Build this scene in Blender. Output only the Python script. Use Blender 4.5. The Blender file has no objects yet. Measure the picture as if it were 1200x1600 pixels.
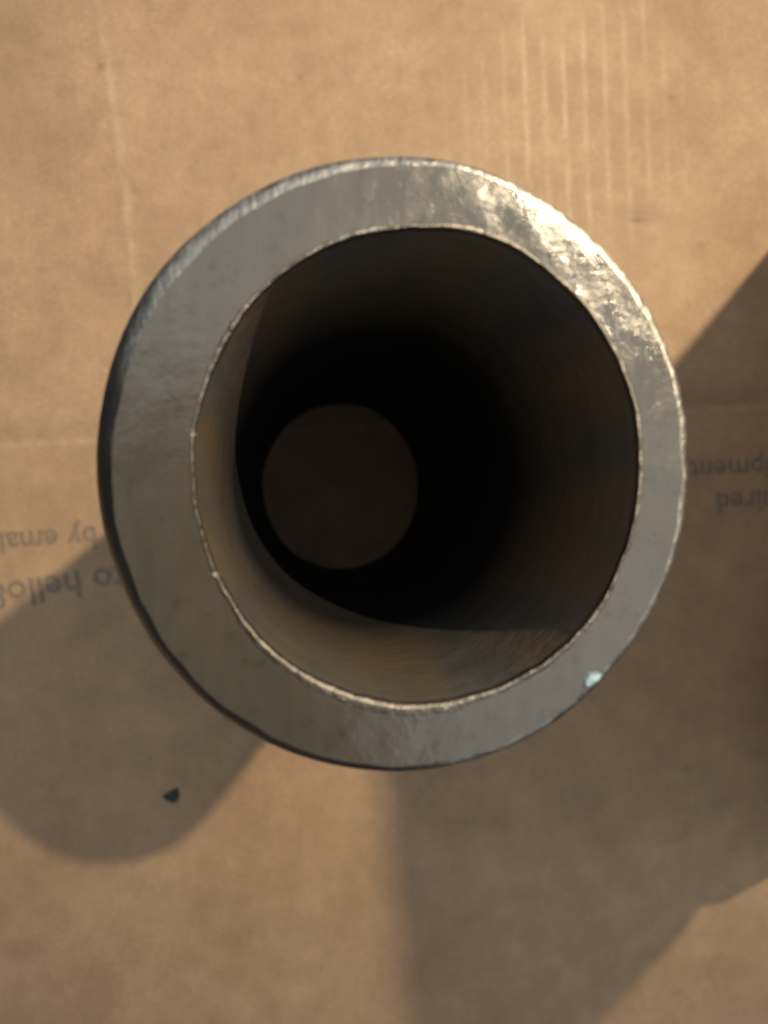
import bpy, math, random
from mathutils import Vector, Matrix, noise

S = bpy.context.scene
R = 0.030                     # outer radius of the pipe (m)
H = 6.23 * R                  # height of the pipe
F = 1500.0                    # focal length in photo pixels (photo is 1200 x 1600)

# ------------------------------------------------------------------ camera
CAM = Vector((-0.3145 * R, -0.104 * R, H + 3.25 * R))
down_cam = Vector(((468 - 600) / F, -(775 - 800) / F, -1)).normalized()   # world -Z seen from the camera
cz = -down_cam                                                            # world +Z in camera axes
cx = (Vector((1, 0, 0)) - cz * cz.x).normalized()                         # world +X in camera axes
cy = cz.cross(cx)
ROT = Matrix((cx, cy, cz))                                                # camera axes -> world
cam_d = bpy.data.cameras.new('camera')
cam = bpy.data.objects.new('camera', cam_d)
S.collection.objects.link(cam)
cam.matrix_world = Matrix.Translation(CAM) @ ROT.to_4x4()
cam_d.sensor_fit = 'VERTICAL'
cam_d.sensor_height = 5.0
cam_d.sensor_width = 3.75
cam_d.lens = 5.0 * F / 1600
cam_d.clip_start = 0.002
cam_d.clip_end = 50
cam_d.dof.use_dof = True
cam_d.dof.focus_distance = 0.140
cam_d.dof.aperture_fstop = 4.69 / 1.5
S.camera = cam

def ground(px, py, z=0.0):
    """place on the cardboard (height z) that the photograph shows at px, py"""
    d = ROT @ Vector(((px - 600) / F, -(py - 800) / F, -1))
    t = (z - CAM.z) / d.z
    return CAM + d * t

# ------------------------------------------------------------------ light
W = bpy.data.worlds.new('World'); S.world = W; W.use_nodes = True
bg = W.node_tree.nodes['Background']
bg.inputs[0].default_value = (0.80, 0.86, 1.0, 1)
bg.inputs[1].default_value = 0.07

def lamp(name, typ, loc, target, energy, col, **kw):
    l = bpy.data.lights.new(name, typ); l.energy = energy; l.color = col
    for k, v in kw.items(): setattr(l, k, v)
    o = bpy.data.objects.new(name, l); S.collection.objects.link(o)
    o.location = loc
    o.rotation_euler = (Vector(target) - Vector(loc)).to_track_quat('-Z', 'Y').to_euler()
    return o
LZ = 24 * R
LAMP = Vector((0.700 * 0.382 * LZ, 0.714 * 0.382 * LZ, LZ))
aim = ground(800, 430)
lamp('work_lamp', 'SPOT', LAMP, aim, 20.0, (1.0, 0.84, 0.62), spot_size=math.radians(42), spot_blend=1.0, shadow_soft_size=0.0065)
lamp('ceiling_light', 'AREA', (0.12, 0.16, 1.25), (0, 0, 0), 10.0, (0.86, 0.96, 1.10), shape='RECTANGLE', size=1.5, size_y=1.5)
S.view_settings.view_transform = 'Standard'
S.view_settings.look = 'None'
S.view_settings.exposure = 0.0
S.view_settings.gamma = 1.0

# ------------------------------------------------------------------ helpers
def link(name, me, mat=None, parent=None):
    o = bpy.data.objects.new(name, me); S.collection.objects.link(o)
    if mat: me.materials.append(mat)
    if parent: o.parent = parent
    return o
def mesh(name, v, f, smooth=True):
    me = bpy.data.meshes.new(name); me.from_pydata(v, [], f); me.update()
    if smooth: me.polygons.foreach_set('use_smooth', [True] * len(me.polygons))
    return me
def tag(o, **kw):
    for k, v in kw.items(): o[k] = v
def N(nt, t, loc=None, **kw):
    n = nt.nodes.new(t)
    for k, v in kw.items():
        if k in n.inputs: n.inputs[k].default_value = v
        else: setattr(n, k, v)
    return n
def material(name, color, rough, metallic=0.0):
    m = bpy.data.materials.new(name); m.use_nodes = True
    p = m.node_tree.nodes['Principled BSDF']
    p.inputs['Base Color'].default_value = (*color, 1)
    p.inputs['Roughness'].default_value = rough
    p.inputs['Metallic'].default_value = metallic
    return m, m.node_tree, p
def ramp(nt, src, stops):
    r = nt.nodes.new('ShaderNodeValToRGB')
    while len(r.color_ramp.elements) < len(stops): r.color_ramp.elements.new(0.5)
    for e, (p, c) in zip(r.color_ramp.elements, stops):
        e.position = p; e.color = (*c, 1) if len(c) == 3 else c
    nt.links.new(src, r.inputs[0]); return r
def noise_tex(nt, vec, scale, detail=4, rough=0.55, **kw):
    n = nt.nodes.new('ShaderNodeTexNoise')
    n.inputs['Scale'].default_value = scale; n.inputs['Detail'].default_value = detail; n.inputs['Roughness'].default_value = rough
    nt.links.new(vec, n.inputs['Vector']); return n
def mapping(nt, vec, scale, rot=(0, 0, 0)):
    m = nt.nodes.new('ShaderNodeMapping'); m.inputs['Scale'].default_value = scale; m.inputs['Rotation'].default_value = rot
    nt.links.new(vec, m.inputs['Vector']); return m.outputs[0]
def mix(nt, a, b, fac, blend='MIX'):
    m = nt.nodes.new('ShaderNodeMix'); m.data_type = 'RGBA'; m.blend_type = blend
    for sock, v in ((m.inputs[0], fac), (m.inputs[6], a), (m.inputs[7], b)):
        if isinstance(v, bpy.types.NodeSocket): nt.links.new(v, sock)
        else: sock.default_value = v if not isinstance(v, tuple) or len(v) == 4 else (*v, 1)
    return m.outputs[2]
def bump(nt, p, h, strength, dist, prev=None):
    b = nt.nodes.new('ShaderNodeBump'); b.inputs['Strength'].default_value = strength; b.inputs['Distance'].default_value = dist
    nt.links.new(h, b.inputs['Height'])
    if prev: nt.links.new(prev, b.inputs['Normal'])
    nt.links.new(b.outputs[0], p.inputs['Normal']); return b.outputs[0]

# ------------------------------------------------------------------ materials
# cardboard: kraft paper with mottling, fibres, rub marks (attribute 'wear') and a few dots of dirt
m_card, nt, p = material('kraft_cardboard', (0.4, 0.28, 0.16), 0.62)
tc = nt.nodes.new('ShaderNodeTexCoord').outputs['Object']
n1 = noise_tex(nt, tc, 22, 3)
n2 = noise_tex(nt, tc, 95, 5, 0.6)
n3 = noise_tex(nt, mapping(nt, tc, (1, 0.5, 1)), 330, 4, 0.6)
base = ramp(nt, n1.outputs[0], [(0.3, (0.385, 0.236, 0.120)), (0.7, (0.495, 0.318, 0.174))]).outputs[0]
c2 = ramp(nt, n2.outputs[0], [(0.25, (0.86, 0.84, 0.80)), (0.75, (1.12, 1.12, 1.10))]).outputs[0]
col = mix(nt, base, c2, 1.0, 'MULTIPLY')
c3 = ramp(nt, n3.outputs[0], [(0.3, (0.95, 0.95, 0.94)), (0.7, (1.05, 1.05, 1.05))]).outputs[0]
col = mix(nt, col, c3, 1.0, 'MULTIPLY')
att = nt.nodes.new('ShaderNodeAttribute'); att.attribute_name = 'wear'
wr = nt.nodes.new('ShaderNodeSeparateColor'); nt.links.new(att.outputs['Color'], wr.inputs[0])
brk = noise_tex(nt, mapping(nt, tc, (1, 0.3, 1)), 260, 4, 0.65)
brkr = ramp(nt, brk.outputs[0], [(0.32, (0, 0, 0)), (0.62, (1, 1, 1))]).outputs[0]
wf = nt.nodes.new('ShaderNodeMath'); wf.operation = 'MULTIPLY'
nt.links.new(wr.outputs[0], wf.inputs[0]); nt.links.new(brkr, wf.inputs[1])
col = mix(nt, col, (0.74, 0.58, 0.38), wf.outputs[0])
col = mix(nt, col, (0.20, 0.135, 0.075), wr.outputs[1])
nt.links.new(col, p.inputs['Base Color'])
spk = noise_tex(nt, tc, 1500, 2, 0.6)
col = mix(nt, col, ramp(nt, spk.outputs[0], [(0.3, (0.82, 0.82, 0.82)), (0.7, (1.14, 1.14, 1.14))]).outputs[0], 1.0, 'MULTIPLY')
nt.links.new(col, p.inputs['Base Color'])
fine = noise_tex(nt, mapping(nt, tc, (1, 0.35, 1)), 1400, 3, 0.6)
b0 = bump(nt, p, fine.outputs[0], 0.5, 0.0003)
bump(nt, p, n2.outputs[0], 0.2, 0.0008, b0)

def steel(name, base, dark, rough0, rough1, bs, grain=700, rust=None, deep_shade=False):
    m, nt, p = material(name, base, 0.4, 1.0)
    tc = nt.nodes.new('ShaderNodeTexCoord').outputs['Object']
    a = noise_tex(nt, tc, 55, 4, 0.6); b = noise_tex(nt, tc, grain, 4, 0.65)
    col = mix(nt, dark, base, ramp(nt, a.outputs[0], [(0.35, (0, 0, 0)), (0.65, (1, 1, 1))]).outputs[0])
    if rust:
        rn = noise_tex(nt, mapping(nt, tc, (1, 1, 0.15)), 75, 5, 0.5)
        rf = ramp(nt, rn.outputs[0], [(0.36, (0, 0, 0)), (0.60, (1, 1, 1))]).outputs[0]
        col = mix(nt, col, rust, rf)
        inv = nt.nodes.new('ShaderNodeMath'); inv.operation = 'MULTIPLY_ADD'
        nt.links.new(rf, inv.inputs[0]); inv.inputs[1].default_value = -0.15; inv.inputs[2].default_value = 0.2
        nt.links.new(inv.outputs[0], p.inputs['Metallic'])
    if deep_shade:                     # shade of the deep bore, painted into the wall colour
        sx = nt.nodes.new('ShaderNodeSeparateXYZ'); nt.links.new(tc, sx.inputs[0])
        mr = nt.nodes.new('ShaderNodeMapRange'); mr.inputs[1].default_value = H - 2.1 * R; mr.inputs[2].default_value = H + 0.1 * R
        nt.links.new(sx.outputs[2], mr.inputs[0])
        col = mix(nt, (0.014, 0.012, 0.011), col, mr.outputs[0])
    nt.links.new(col, p.inputs['Base Color'])
    rr = nt.nodes.new('ShaderNodeMapRange'); rr.inputs[1].default_value = 0.3; rr.inputs[2].default_value = 0.7
    rr.inputs[3].default_value = rough0; rr.inputs[4].default_value = rough1
    nt.links.new(a.outputs[0], rr.inputs[0]); nt.links.new(rr.outputs[0], p.inputs['Roughness'])
    b1 = bump(nt, p, b.outputs[0], bs, 0.0004)
    c = noise_tex(nt, mapping(nt, tc, (1.0, 0.45, 1), (0, 0, math.radians(15))), 260, 3, 0.6)
    bump(nt, p, c.outputs[0], bs * 0.8, 0.0009, b1)
    return m
def face_steel():
    m, nt, p = material('sawn_steel_face', (0.2, 0.17, 0.13), 0.4, 0.24)
    tc = nt.nodes.new('ShaderNodeTexCoord').outputs['Object']
    big = noise_tex(nt, tc, 60, 4, 0.6); grit = noise_tex(nt, tc, 620, 5, 0.7)
    saw = noise_tex(nt, mapping(nt, tc, (1.0, 0.10, 1), (0, 0, math.radians(-12))), 900, 3, 0.6)
    spots = noise_tex(nt, mapping(nt, tc, (1.0, 0.6, 1)), 330, 3, 0.6)
    col = mix(nt, (0.112, 0.098, 0.071), (0.130, 0.114, 0.083), ramp(nt, big.outputs[0], [(0.35, (0, 0, 0)), (0.65, (1, 1, 1))]).outputs[0])
    col = mix(nt, col, ramp(nt, saw.outputs[0], [(0.3, (0.93, 0.93, 0.93)), (0.7, (1.06, 1.06, 1.06))]).outputs[0], 1.0, 'MULTIPLY')
    pits = noise_tex(nt, tc, 480, 3, 0.7)
    col = mix(nt, col, ramp(nt, pits.outputs[0], [(0.28, (0.78, 0.76, 0.72)), (0.42, (1, 1, 1))]).outputs[0], 1.0, 'MULTIPLY')
    nt.links.new(col, p.inputs['Base Color'])
    sp = ramp(nt, spots.outputs[0], [(0.46, (0.20, 0.20, 0.20)), (0.56, (0.11, 0.11, 0.11))])
    nt.links.new(sp.outputs[0], p.inputs['Roughness'])
    b1 = bump(nt, p, grit.outputs[0], 0.27, 0.0003)
    b2 = bump(nt, p, saw.outputs[0], 0.03, 0.0002, b1)
    bump(nt, p, spots.outputs[0], 0.025, 0.0006, b2)
    return m
m_face = face_steel()
m_bevel = steel('steel_edge', (0.30, 0.275, 0.225), (0.20, 0.185, 0.155), 0.30, 0.45, 0.35)
m_burr = steel('bright_burr', (0.27, 0.235, 0.18), (0.15, 0.13, 0.10), 0.33, 0.5, 0.4, 1100)
m_wall = steel('dark_steel_wall', (0.22, 0.20, 0.18), (0.14, 0.13, 0.12), 0.4, 0.6, 0.3)
m_bore = steel('rusty_bore', (0.245, 0.23, 0.195), (0.18, 0.17, 0.145), 0.6, 0.75, 0.3, 500, rust=(0.33, 0.23, 0.115), deep_shade=True)

# ------------------------------------------------------------------ steel pipe
pipe = bpy.data.objects.new('steel_pipe', None); S.collection.objects.link(pipe)
pipe.empty_display_size = 0.02
tag(pipe, label='thick-walled grey steel pipe standing upright on the brown cardboard, seen from above', category='pipe')
NS = 360
def nz(a, k, amp, seed):
    return amp * noise.noise(Vector((math.cos(a) * k, math.sin(a) * k, seed)))
OCX, ICX, ICY = 0.0, 0.094 * R, -0.010 * R
def outer(a, grow=0.0):
    r = R * (1 + nz(a, 2.0, 0.008, 3.1) + nz(a, 34, 0.0012, 7.7)) + grow
    return Vector((0.009 * R + r * 1.018 * math.cos(a), -0.016 * R + r * 1.049 * math.sin(a), 0))
def inner(a, grow=0.0, rough=1.0):
    r = R * (0.766 + nz(a, 2.4, 0.012, 9.4) + nz(a, 34, 0.0022, 1.2) * rough + nz(a, 9, 0.003, 4.2) * rough) + grow
    return Vector((ICX + r * 0.998 * math.cos(a), ICY + r * 1.060 * math.sin(a), 0))
def bh(a): return bw(a) * (0.20 + 1.6 * max(0.0, math.cos(a - math.radians(215))) ** 3)
def bw(a):                      # bevel width: wide towards the left, narrow on the right
    return R * (0.016 + 0.044 * max(0.0, math.cos(a - math.radians(170))) ** 0.8 + abs(nz(a, 7, 0.012, 5.5)))
def cut(p):                     # the saw cut is a few degrees out of square: lower towards the front left
    w = max(0.0, min(1.0, (p.z - H * 0.8) / (H * 0.2)))
    return Vector((p.x, p.y, p.z + w * (0.040 * p.x + 0.044 * p.y - 0.012 * R)))
def ring_mesh(name, rings, mat, wavy=None):
    v = []; f = []
    for fn in rings:
        for i in range(NS):
            a = 2 * math.pi * i / NS
            v.append(cut(fn(a)))
    for k in range(len(rings) - 1):
        for i in range(NS):
            j = (i + 1) % NS
            f.append((k * NS + i, k * NS + j, (k + 1) * NS + j, (k + 1) * NS + i))
    return link(name, mesh(name, v, f), mat, pipe)
Z = lambda z: Vector((0, 0, z))
# inner edge is a lip of upset metal: bw-like burr width and height along the edge
def lip(a): return R * (0.007 + abs(nz(a, 20, 0.010, 2.2)) + abs(nz(a, 3, 0.022, 6.2)) + 0.028 * max(0, math.sin(-a - 0.2)) ** 4)
def lipz(a): return R * (0.002 + abs(nz(a, 30, 0.009, 8.8)))
ring_mesh('outer_wall', [lambda a: outer(a) * 0.995 + Z(0), lambda a: outer(a) + Z(H * 0.5), lambda a: outer(a) + Z(H - bh(a))], m_wall)
ring_mesh('outer_bevel', [lambda a: outer(a) + Z(H - bh(a)), lambda a: outer(a, -0.25 * bw(a)) + Z(H - bh(a) * 0.55),
                    lambda a: outer(a, -0.6 * bw(a)) + Z(H - bh(a) * 0.2), lambda a: outer(a, -bw(a)) + Z(H)], m_bevel)
def face_ring(t):
    def fn(a):
        p = outer(a, -bw(a)).lerp(inner(a, lip(a)), t)
        e = math.sin(math.pi * t)
        z = R * 0.004 * e * noise.noise(p * 90) + R * 0.0020 * e * noise.noise(p * 320)
        return p + Z(H + z)
    return fn
ring_mesh('end_face', [face_ring(k / 14) for k in range(15)], m_face)
ring_mesh('inner_burr', [lambda a: inner(a, lip(a)) + Z(H), lambda a: inner(a, lip(a) * 0.5) + Z(H + lipz(a)),
                         lambda a: inner(a, 0.0) + Z(H + lipz(a) * 0.3), lambda a: inner(a, 0.0) + Z(H - R * 0.03)], m_burr)
def bore(z, k): return lambda a: inner(a, 0.0, k) + Z(z)
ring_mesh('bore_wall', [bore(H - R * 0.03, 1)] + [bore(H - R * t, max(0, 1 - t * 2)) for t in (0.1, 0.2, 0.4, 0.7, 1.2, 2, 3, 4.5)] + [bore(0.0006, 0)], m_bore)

random.seed(9)
m_crumb, nt, p = material('bright_metal_crumb', (0.55, 0.50, 0.40), 0.5, 0.2)
for deg, rr in ((206, 0.0004), (251, 0.0003), (277, 0.0004), (172, 0.0003)):
    a = math.radians(deg); bm_v = []; c0 = cut(inner(a, lip(a) * 0.6) + Z(H))
    v = []; nn = 7
    for q in range(nn):
        t = 2 * math.pi * q / nn; e = rr * random.uniform(0.7, 1.5)
        v.append(c0 + Vector((math.cos(t) * e, math.sin(t) * e, -0.0002)))
    for q in range(nn):
        v.append(c0.lerp(v[q], 0.55) + Z(rr * random.uniform(0.35, 0.8)))
    v.append(c0 + Z(rr * 0.8))
    f = [(q, (q + 1) % nn, nn + (q + 1) % nn, nn + q) for q in range(nn)] + [(nn + q, nn + (q + 1) % nn, 2 * nn) for q in range(nn)]
    link('burr_crumb', mesh('burr_crumb', v, f), m_crumb, pipe)

# chip of pale blue paint on the edge
m_chip, nt, p = material('pale_blue_paint', (0.45, 0.60, 0.62), 0.4)
def flake(name, pts, thick, mat, parent=None, z=0.0, tilt=0.0, dome=0.4):
    n = len(pts); cxy = sum((Vector((*q, 0)) for q in pts), Vector()) / n
    v = [Vector((*q, z)) for q in pts] + [cxy.lerp(Vector((*q, 0)), 0.72) + Z(z + thick + tilt * (i % 2) * thick) for i, q in enumerate(pts)] + [cxy + Z(z + thick * (1 + dome))]
    v = [Vector((q.x, q.y, q.z)) for q in v]
    f = [(i, (i + 1) % n, n + (i + 1) % n, n + i) for i in range(n)] + [(n + i, n + (i + 1) % n, 2 * n) for i in range(n)]
    f.append(tuple(reversed(range(n))))
    return link(name, mesh(name, v, f, False), mat, parent)
def gp(pts, z=0.0):
    return [(q.x, q.y) for q in (ground(x, y, z) for x, y in pts)]
c = flake('paint_chip', gp([(911, 1074), (913, 1062), (921, 1052), (935, 1050), (944, 1054), (939, 1063), (928, 1070), (918, 1076)], H), 0.0007, m_chip, pipe, H - 0.0006)
c['label'] = 'pale blue paint chip on the pipe edge'

# ------------------------------------------------------------------ cardboard under the pipe
card = bpy.data.objects.new('cardboard_sheet', None); S.collection.objects.link(card)
tag(card, label='brown kraft cardboard sheet with creases and upside-down printing, under the steel pipe', category='cardboard')
def seg_d(p, a, b):
    ab = b - a; t = max(0, min(1, (p - a).dot(ab) / ab.length_squared))
    return (p - (a + ab * t)).length, t
G2 = lambda x, y: ground(x, y).to_2d()
k = R / 158.0                                        # metres per photo pixel on the cardboard
crease = [G2(x, y) for x, y in ((140, -200), (152, 0), (160, 60), (175, 150), (190, 260), (205, 400), (212, 500))]
fold = (G2(-400, 712), G2(1600, 610))
flutes = []
random.seed(4)
for i in range(19):
    x0 = 505 + i * 31.0
    top = -30 + 150 * abs((i - 14) / 12) ** 1.3 + random.uniform(-50, 50)
    bot = 395 - 10 * abs(i - 12) + random.uniform(-40, 40)
    amp = math.exp(-((i - 12.5) / 4.6) ** 2) * random.uniform(0.6, 1.0)
    flutes.append((G2(x0, top), G2(x0 + 22 + (bot - top) * 0.035 - 20, bot), amp))
nx, ny = 330, 430
x0, y0 = ground(-60, 1660).to_2d(); x1, y1 = ground(1260, -60).to_2d()
v = []; wear = []
from math import exp
for j in range(ny):
    for i in range(nx):
        q = Vector((x0 + (x1 - x0) * i / (nx - 1), y0 + (y1 - y0) * j / (ny - 1)))
        z = 0.00025 * noise.noise(Vector((q.x * 25, q.y * 25, 0))) + 0.00008 * noise.noise(Vector((q.x * 110, q.y * 110, 4)))
        w = 0; dk = 0
        d = min(seg_d(q, crease[m], crease[m + 1])[0] for m in range(len(crease) - 1)) if q.x < ground(330, 0).x and q.y > ground(0, 560).y else 1
        e = exp(-(d / (7 * k)) ** 2); z += 0.00022 * e; w += 0.30 * e
        d = ((fold[1] - fold[0]).normalized().x * (q - fold[0]).y - (fold[1] - fold[0]).normalized().y * (q - fold[0]).x)
        z += 0.00020 / (1 + exp(-d / (5 * k))); e = exp(-(d / (4.5 * k) + 1) ** 2); w += 0.26 * e; dk += 0.20 * exp(-(d / (16 * k) - 1.0) ** 2) if d > 0 else 0
        if q.y > ground(0, 470).y and q.x > ground(480, 0).x:
            for a, b, am in flutes:
                if abs(q.x - a.x) > 40 * k: continue
                d, t = seg_d(q, a, b)
                e = exp(-(d / (3.0 * k)) ** 2) * am * min(1, 5 * t + .15) * min(1, 5 * (1 - t) + .15)
                z += 0.00010 * e; w += 0.85 * e
        v.append((q.x, q.y, z)); wear.append((min(1, w), min(1, dk), 0, 1))
# dents, scuffs and dots of dirt: (x, y, half width, half height, darkness, depth)
marks = [(998, 333, 26, 11, .40, .6), (998, 345, 20, 3.0, .8, .4), (1093, 384, 8, 5, .45, 0), (1050, 152, 4, 4, .6, 0), (157, 105, 3.5, 3.5, .9, 0),
         (467, 121, 4, 3, .7, 0), (480, 88, 7, 3, .3, 0), (590, 105, 7, 7, .30, 0), (545, 120, 7, 12, .14, 0), (625, 118, 5, 12, .28, 0), (662, 122, 6, 11, .28, 0), (650, 112, 30, 5, .1, 0),
         (240, 382, 6, 4, .3, 0), (365, 275, 8, 7, .25, 0), (1072, 1202, 10, 7, .30, 0), (1110, 1215, 24, 20, .10, 0), (224, 1048, 5, 4, .35, 0), (515, 1491, 3.5, 3, .5, 0), (308, 1388, 4, 5, .3, 0),
         (308, 280, 30, 22, .16, .4), (255, 250, 25, 26, .12, .4), (135, 195, 45, 25, .05, .3), (85, 365, 10, 4, .2, 0), (1040, 175, 60, 22, .12, .3), (888, 108, 8, 6, .25, 0), (953, 248, 5, 4, .3, 0), (420, 190, 40, 25, .08, 0)]
random.seed(11)
for q in range(70):
    d_ = random.uniform(1.6, 3.2)
    marks.append((random.uniform(0, 1200), random.uniform(0, 1600), d_, d_ * random.uniform(0.6, 1.3), random.uniform(0.08, 0.4), 0))
for q in range(26):
    marks.append((random.uniform(0, 1200), random.uniform(0, 1600), random.uniform(12, 50), random.uniform(8, 34), random.uniform(0.03, 0.10), random.uniform(0.1, 0.5)))
for (mx, my, a, b, dk, dp) in marks:
    c = ground(mx, my)
    i0 = max(0, int((c.x - 3 * a * k - x0) / (x1 - x0) * nx)); i1 = min(nx, int((c.x + 3 * a * k - x0) / (x1 - x0) * nx) + 2)
    j0 = max(0, int((c.y - 3 * b * k - y0) / (y1 - y0) * ny)); j1 = min(ny, int((c.y + 3 * b * k - y0) / (y1 - y0) * ny) + 2)
    for j in range(j0, j1):
        for i in range(i0, i1):
            m = j * nx + i
            e = exp(-((v[m][0] - c.x) / (a * k)) ** 2 - ((v[m][1] - c.y) / (b * k)) ** 2)
            v[m] = (v[m][0], v[m][1], v[m][2] - 0.0003 * dp * e)
            wear[m] = (wear[m][0], min(1, wear[m][1] + dk * e), 0, 1)
f = [(j * nx + i, j * nx + i + 1, (j + 1) * nx + i + 1, (j + 1) * nx + i) for j in range(ny - 1) for i in range(nx - 1)]
# skirt: carry the sheet on to its full size round the detailed part, then down its edge
E = (-0.42, -0.36, 0.46, 0.42)
def border():
    b = [i for i in range(nx)] + [j * nx + nx - 1 for j in range(1, ny)] + [(ny - 1) * nx + i for i in range(nx - 2, -1, -1)] + [j * nx for j in range(ny - 2, 0, -1)]
    return b
bd = border(); st = len(v)
for zz in (0.0, -0.004):
    for m in bd:
        x = E[0] + (v[m][0] - x0) / (x1 - x0) * (E[2] - E[0]); y = E[1] + (v[m][1] - y0) / (y1 - y0) * (E[3] - E[1])
        v.append((x, y, zz)); wear.append((0, 0, 0, 1))
nb = len(bd)
for i in range(nb):
    j = (i + 1) % nb
    f.append((bd[j], bd[i], st + i, st + j)); f.append((st + j, st + i, st + nb + i, st + nb + j))
me = mesh('liner', v, f)
ca = me.color_attributes.new('wear', 'FLOAT_COLOR', 'POINT')
ca.data.foreach_set('color', [c for w in wear for c in w])
link('paper_face', me, m_card, card)

# printed words, upside down in the photograph
m_ink, nt, p = material('faded_ink', (0.20, 0.150, 0.105), 0.7)
tc = nt.nodes.new('ShaderNodeTexCoord').outputs['Object']
n = noise_tex(nt, tc, 900, 4)
a = ramp(nt, n.outputs[0], [(0.3, (0.17, 0.125, 0.085)), (0.7, (0.32, 0.225, 0.142))])
nt.links.new(a.outputs[0], p.inputs['Base Color'])
def words(txt, px, py, h, ang=0.0, bold=0.0, space=1.0):
    """px, py: image place of the END of the upside-down line, at its baseline; h: capital height in photo pixels"""
    cu = bpy.data.curves.new('print', 'FONT'); cu.body = txt; cu.size = h * k / 0.7; cu.align_x = 'RIGHT'; cu.offset = bold * cu.size
    cu.space_character = space
    cu.resolution_u = 2
    o = bpy.data.objects.new('tmp', cu); S.collection.objects.link(o)
    dg = bpy.context.evaluated_depsgraph_get(); me = bpy.data.meshes.new_from_object(o.evaluated_get(dg))
    bpy.data.objects.remove(o)
    o = link('printed_line', me, m_ink, card)
    g = ground(px, py); o.location = (g.x, g.y, 0.00042); o.rotation_euler = (0, 0, math.pi + math.radians(ang))
    return o
words('shipment', 1076, 721, 34, 3, 0.012)
words('required', 1117, 771, 34, 3, 0.014)
words('by email', -14, 834, 33, 4, 0.016)
words('to hello8', -22, 914, 40, 8, 0.016)

# ------------------------------------------------------------------ dark chip lying in the pipe's shadow
m_dark, nt, p = material('dark_glassy_chip', (0.05, 0.058, 0.055), 0.3)
o = flake('dark_chip', gp([(252, 1245), (262, 1238), (273, 1232), (279, 1231), (281, 1242), (279, 1251), (271, 1255), (262, 1249)]), 0.0016, m_dark, None, 0.0001, 0.5, 0.2)
tag(o, label='tiny dark triangular chip lying on the cardboard in the shadow left of the pipe', category='chip')

# ------------------------------------------------------------------ table and an added shadow-casting flap right of the frame
m_tab, nt, p = material('dark_tabletop', (0.12, 0.10, 0.085), 0.5)
tc = nt.nodes.new('ShaderNodeTexCoord').outputs['Object']
n = noise_tex(nt, mapping(nt, tc, (1, 12, 1)), 6, 5)
nt.links.new(ramp(nt, n.outputs[0], [(0.3, (0.07, 0.05, 0.035)), (0.7, (0.15, 0.11, 0.075))]).outputs[0], p.inputs['Base Color'])
o = link('tabletop', mesh('tabletop', [(-1.2, -1.2, -0.0045), (1.2, -1.2, -0.0045), (1.2, 1.2, -0.0045), (-1.2, 1.2, -0.0045),
     (-1.2, -1.2, -0.03), (1.2, -1.2, -0.03), (1.2, 1.2, -0.03), (-1.2, 1.2, -0.03)],
     [(0, 1, 2, 3), (7, 6, 5, 4), (0, 4, 5, 1), (1, 5, 6, 2), (2, 6, 7, 3), (3, 7, 4, 0)], False), m_tab)
o['kind'] = 'structure'

# unseen flap added at the right, shaped to cast the large lower-right shadow
def over(px, py, h):                    # point at height h on the line from the lamp to the ground place px, py
    g = ground(px, py); g.z = 0
    return g + (LAMP - g) * (h / LAMP.z)
edge_a = [(1680, -180, 0.03), (1480, 60, 0.3), (1290, 285, 0.65), (1235, 358, 0.9), (1190, 415, 1.6), (1122, 497, 2.6), (1060, 570, 3.5), (900, 772, 5.2), (740, 975, 6.6), (600, 1150, 7.8)]
edge_b = [(1680, 1150, 0.03), (1480, 1242, 0.2), (1310, 1318, 0.4), (1255, 1338, 0.5), (1200, 1368, 1.0), (1122, 1410, 1.8), (1085, 1418, 2.3), (1062, 1452, 2.7), (930, 1600, 4.6), (672, 1850, 7.8)]
v = []; f = []
n = 14
for (ax, ay, ah), (bx, by, bh_) in zip(edge_a, edge_b):
    P, Q = over(ax, ay, ah * R * 1.67), over(bx, by, bh_ * R * 1.67)
    for i in range(n + 1):
        t = i / n
        v.append(P.lerp(Q, t))
for j in range(len(edge_a) - 1):
    for i in range(n):
        q = j * (n + 1) + i
        f.append((q, q + 1, q + n + 2, q + n + 1))
me = mesh('shadow_flap', v, f)
o = link('shadow_flap', me, m_card, card)
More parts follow.
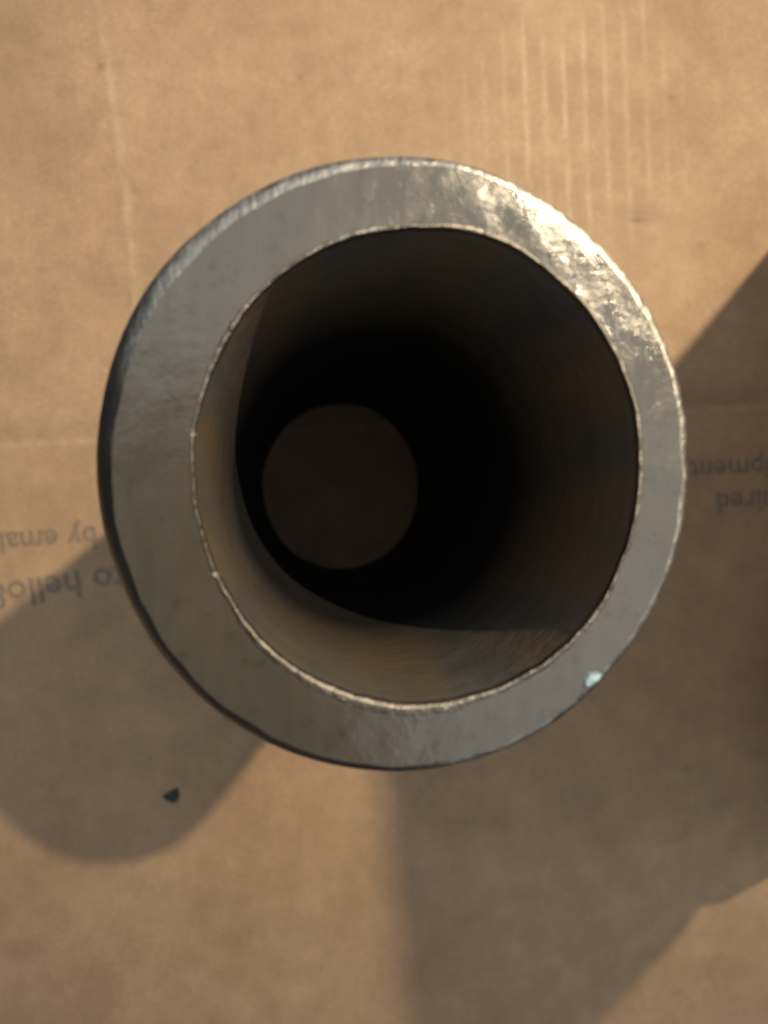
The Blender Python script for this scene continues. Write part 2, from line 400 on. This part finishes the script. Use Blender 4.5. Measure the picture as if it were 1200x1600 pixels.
ca = me.color_attributes.new('wear', 'FLOAT_COLOR', 'POINT')
ca.data.foreach_set('color', [0, 0, 0, 1] * len(v))
sd = o.modifiers.new('thickness', 'SOLIDIFY'); sd.thickness = 0.003; sd.offset = 0

# ------------------------------------------------------------------ unseen phone, added above the pipe to block ceiling light
m_phone, nt, p = material('silver_phone_glass', (0.42, 0.42, 0.42), 0.35, 0.0)
m_lens, nt, p = material('black_lens_glass', (0.01, 0.01, 0.012), 0.1, 0.0)
phone = bpy.data.objects.new('phone_light_blocker', None); S.collection.objects.link(phone)
phone.matrix_world = Matrix.Translation(CAM) @ ROT.to_4x4()
tag(phone, label='unseen silver phone added above the pipe mouth to block ceiling light', category='phone_light_blocker')
def rounded_slab(name, cx_, cy_, w, h, rad, z0, z1, mat, parent, bev=0.0012):
    pts = []
    for (sx, sy, a0) in ((1, 1, 0), (-1, 1, 90), (-1, -1, 180), (1, -1, 270)):
        for q in range(9):
            a = math.radians(a0 + q * 90 / 8)
            pts.append((cx_ + sx * (w / 2 - rad) + rad * math.cos(a), cy_ + sy * (h / 2 - rad) + rad * math.sin(a)))
    n = len(pts)
    v = [(x, y, z) for z in (z0, z1) for x, y in pts]
    f = [tuple(reversed(range(n))), tuple(range(n, 2 * n))] + [(i, (i + 1) % n, n + (i + 1) % n, n + i) for i in range(n)]
    o = link(name, mesh(name, v, f, False), mat, parent)
    if bev:
        b = o.modifiers.new('bevel', 'BEVEL'); b.width = bev; b.segments = 2; b.limit_method = 'ANGLE'
    return o
rounded_slab('phone_blocker_body', -0.021, -0.060, 0.072, 0.148, 0.010, 0.0035, 0.0115, m_phone, phone)
rounded_slab('camera_plate', -0.002, -0.005, 0.031, 0.034, 0.008, 0.0022, 0.0036, m_phone, phone, 0.0004)
rounded_slab('lens', 0.000, 0.000, 0.011, 0.011, 0.0054, 0.0016, 0.0023, m_lens, phone, 0)
rounded_slab('lens', -0.001, -0.0140, 0.011, 0.011, 0.0054, 0.0012, 0.0023, m_lens, phone, 0)
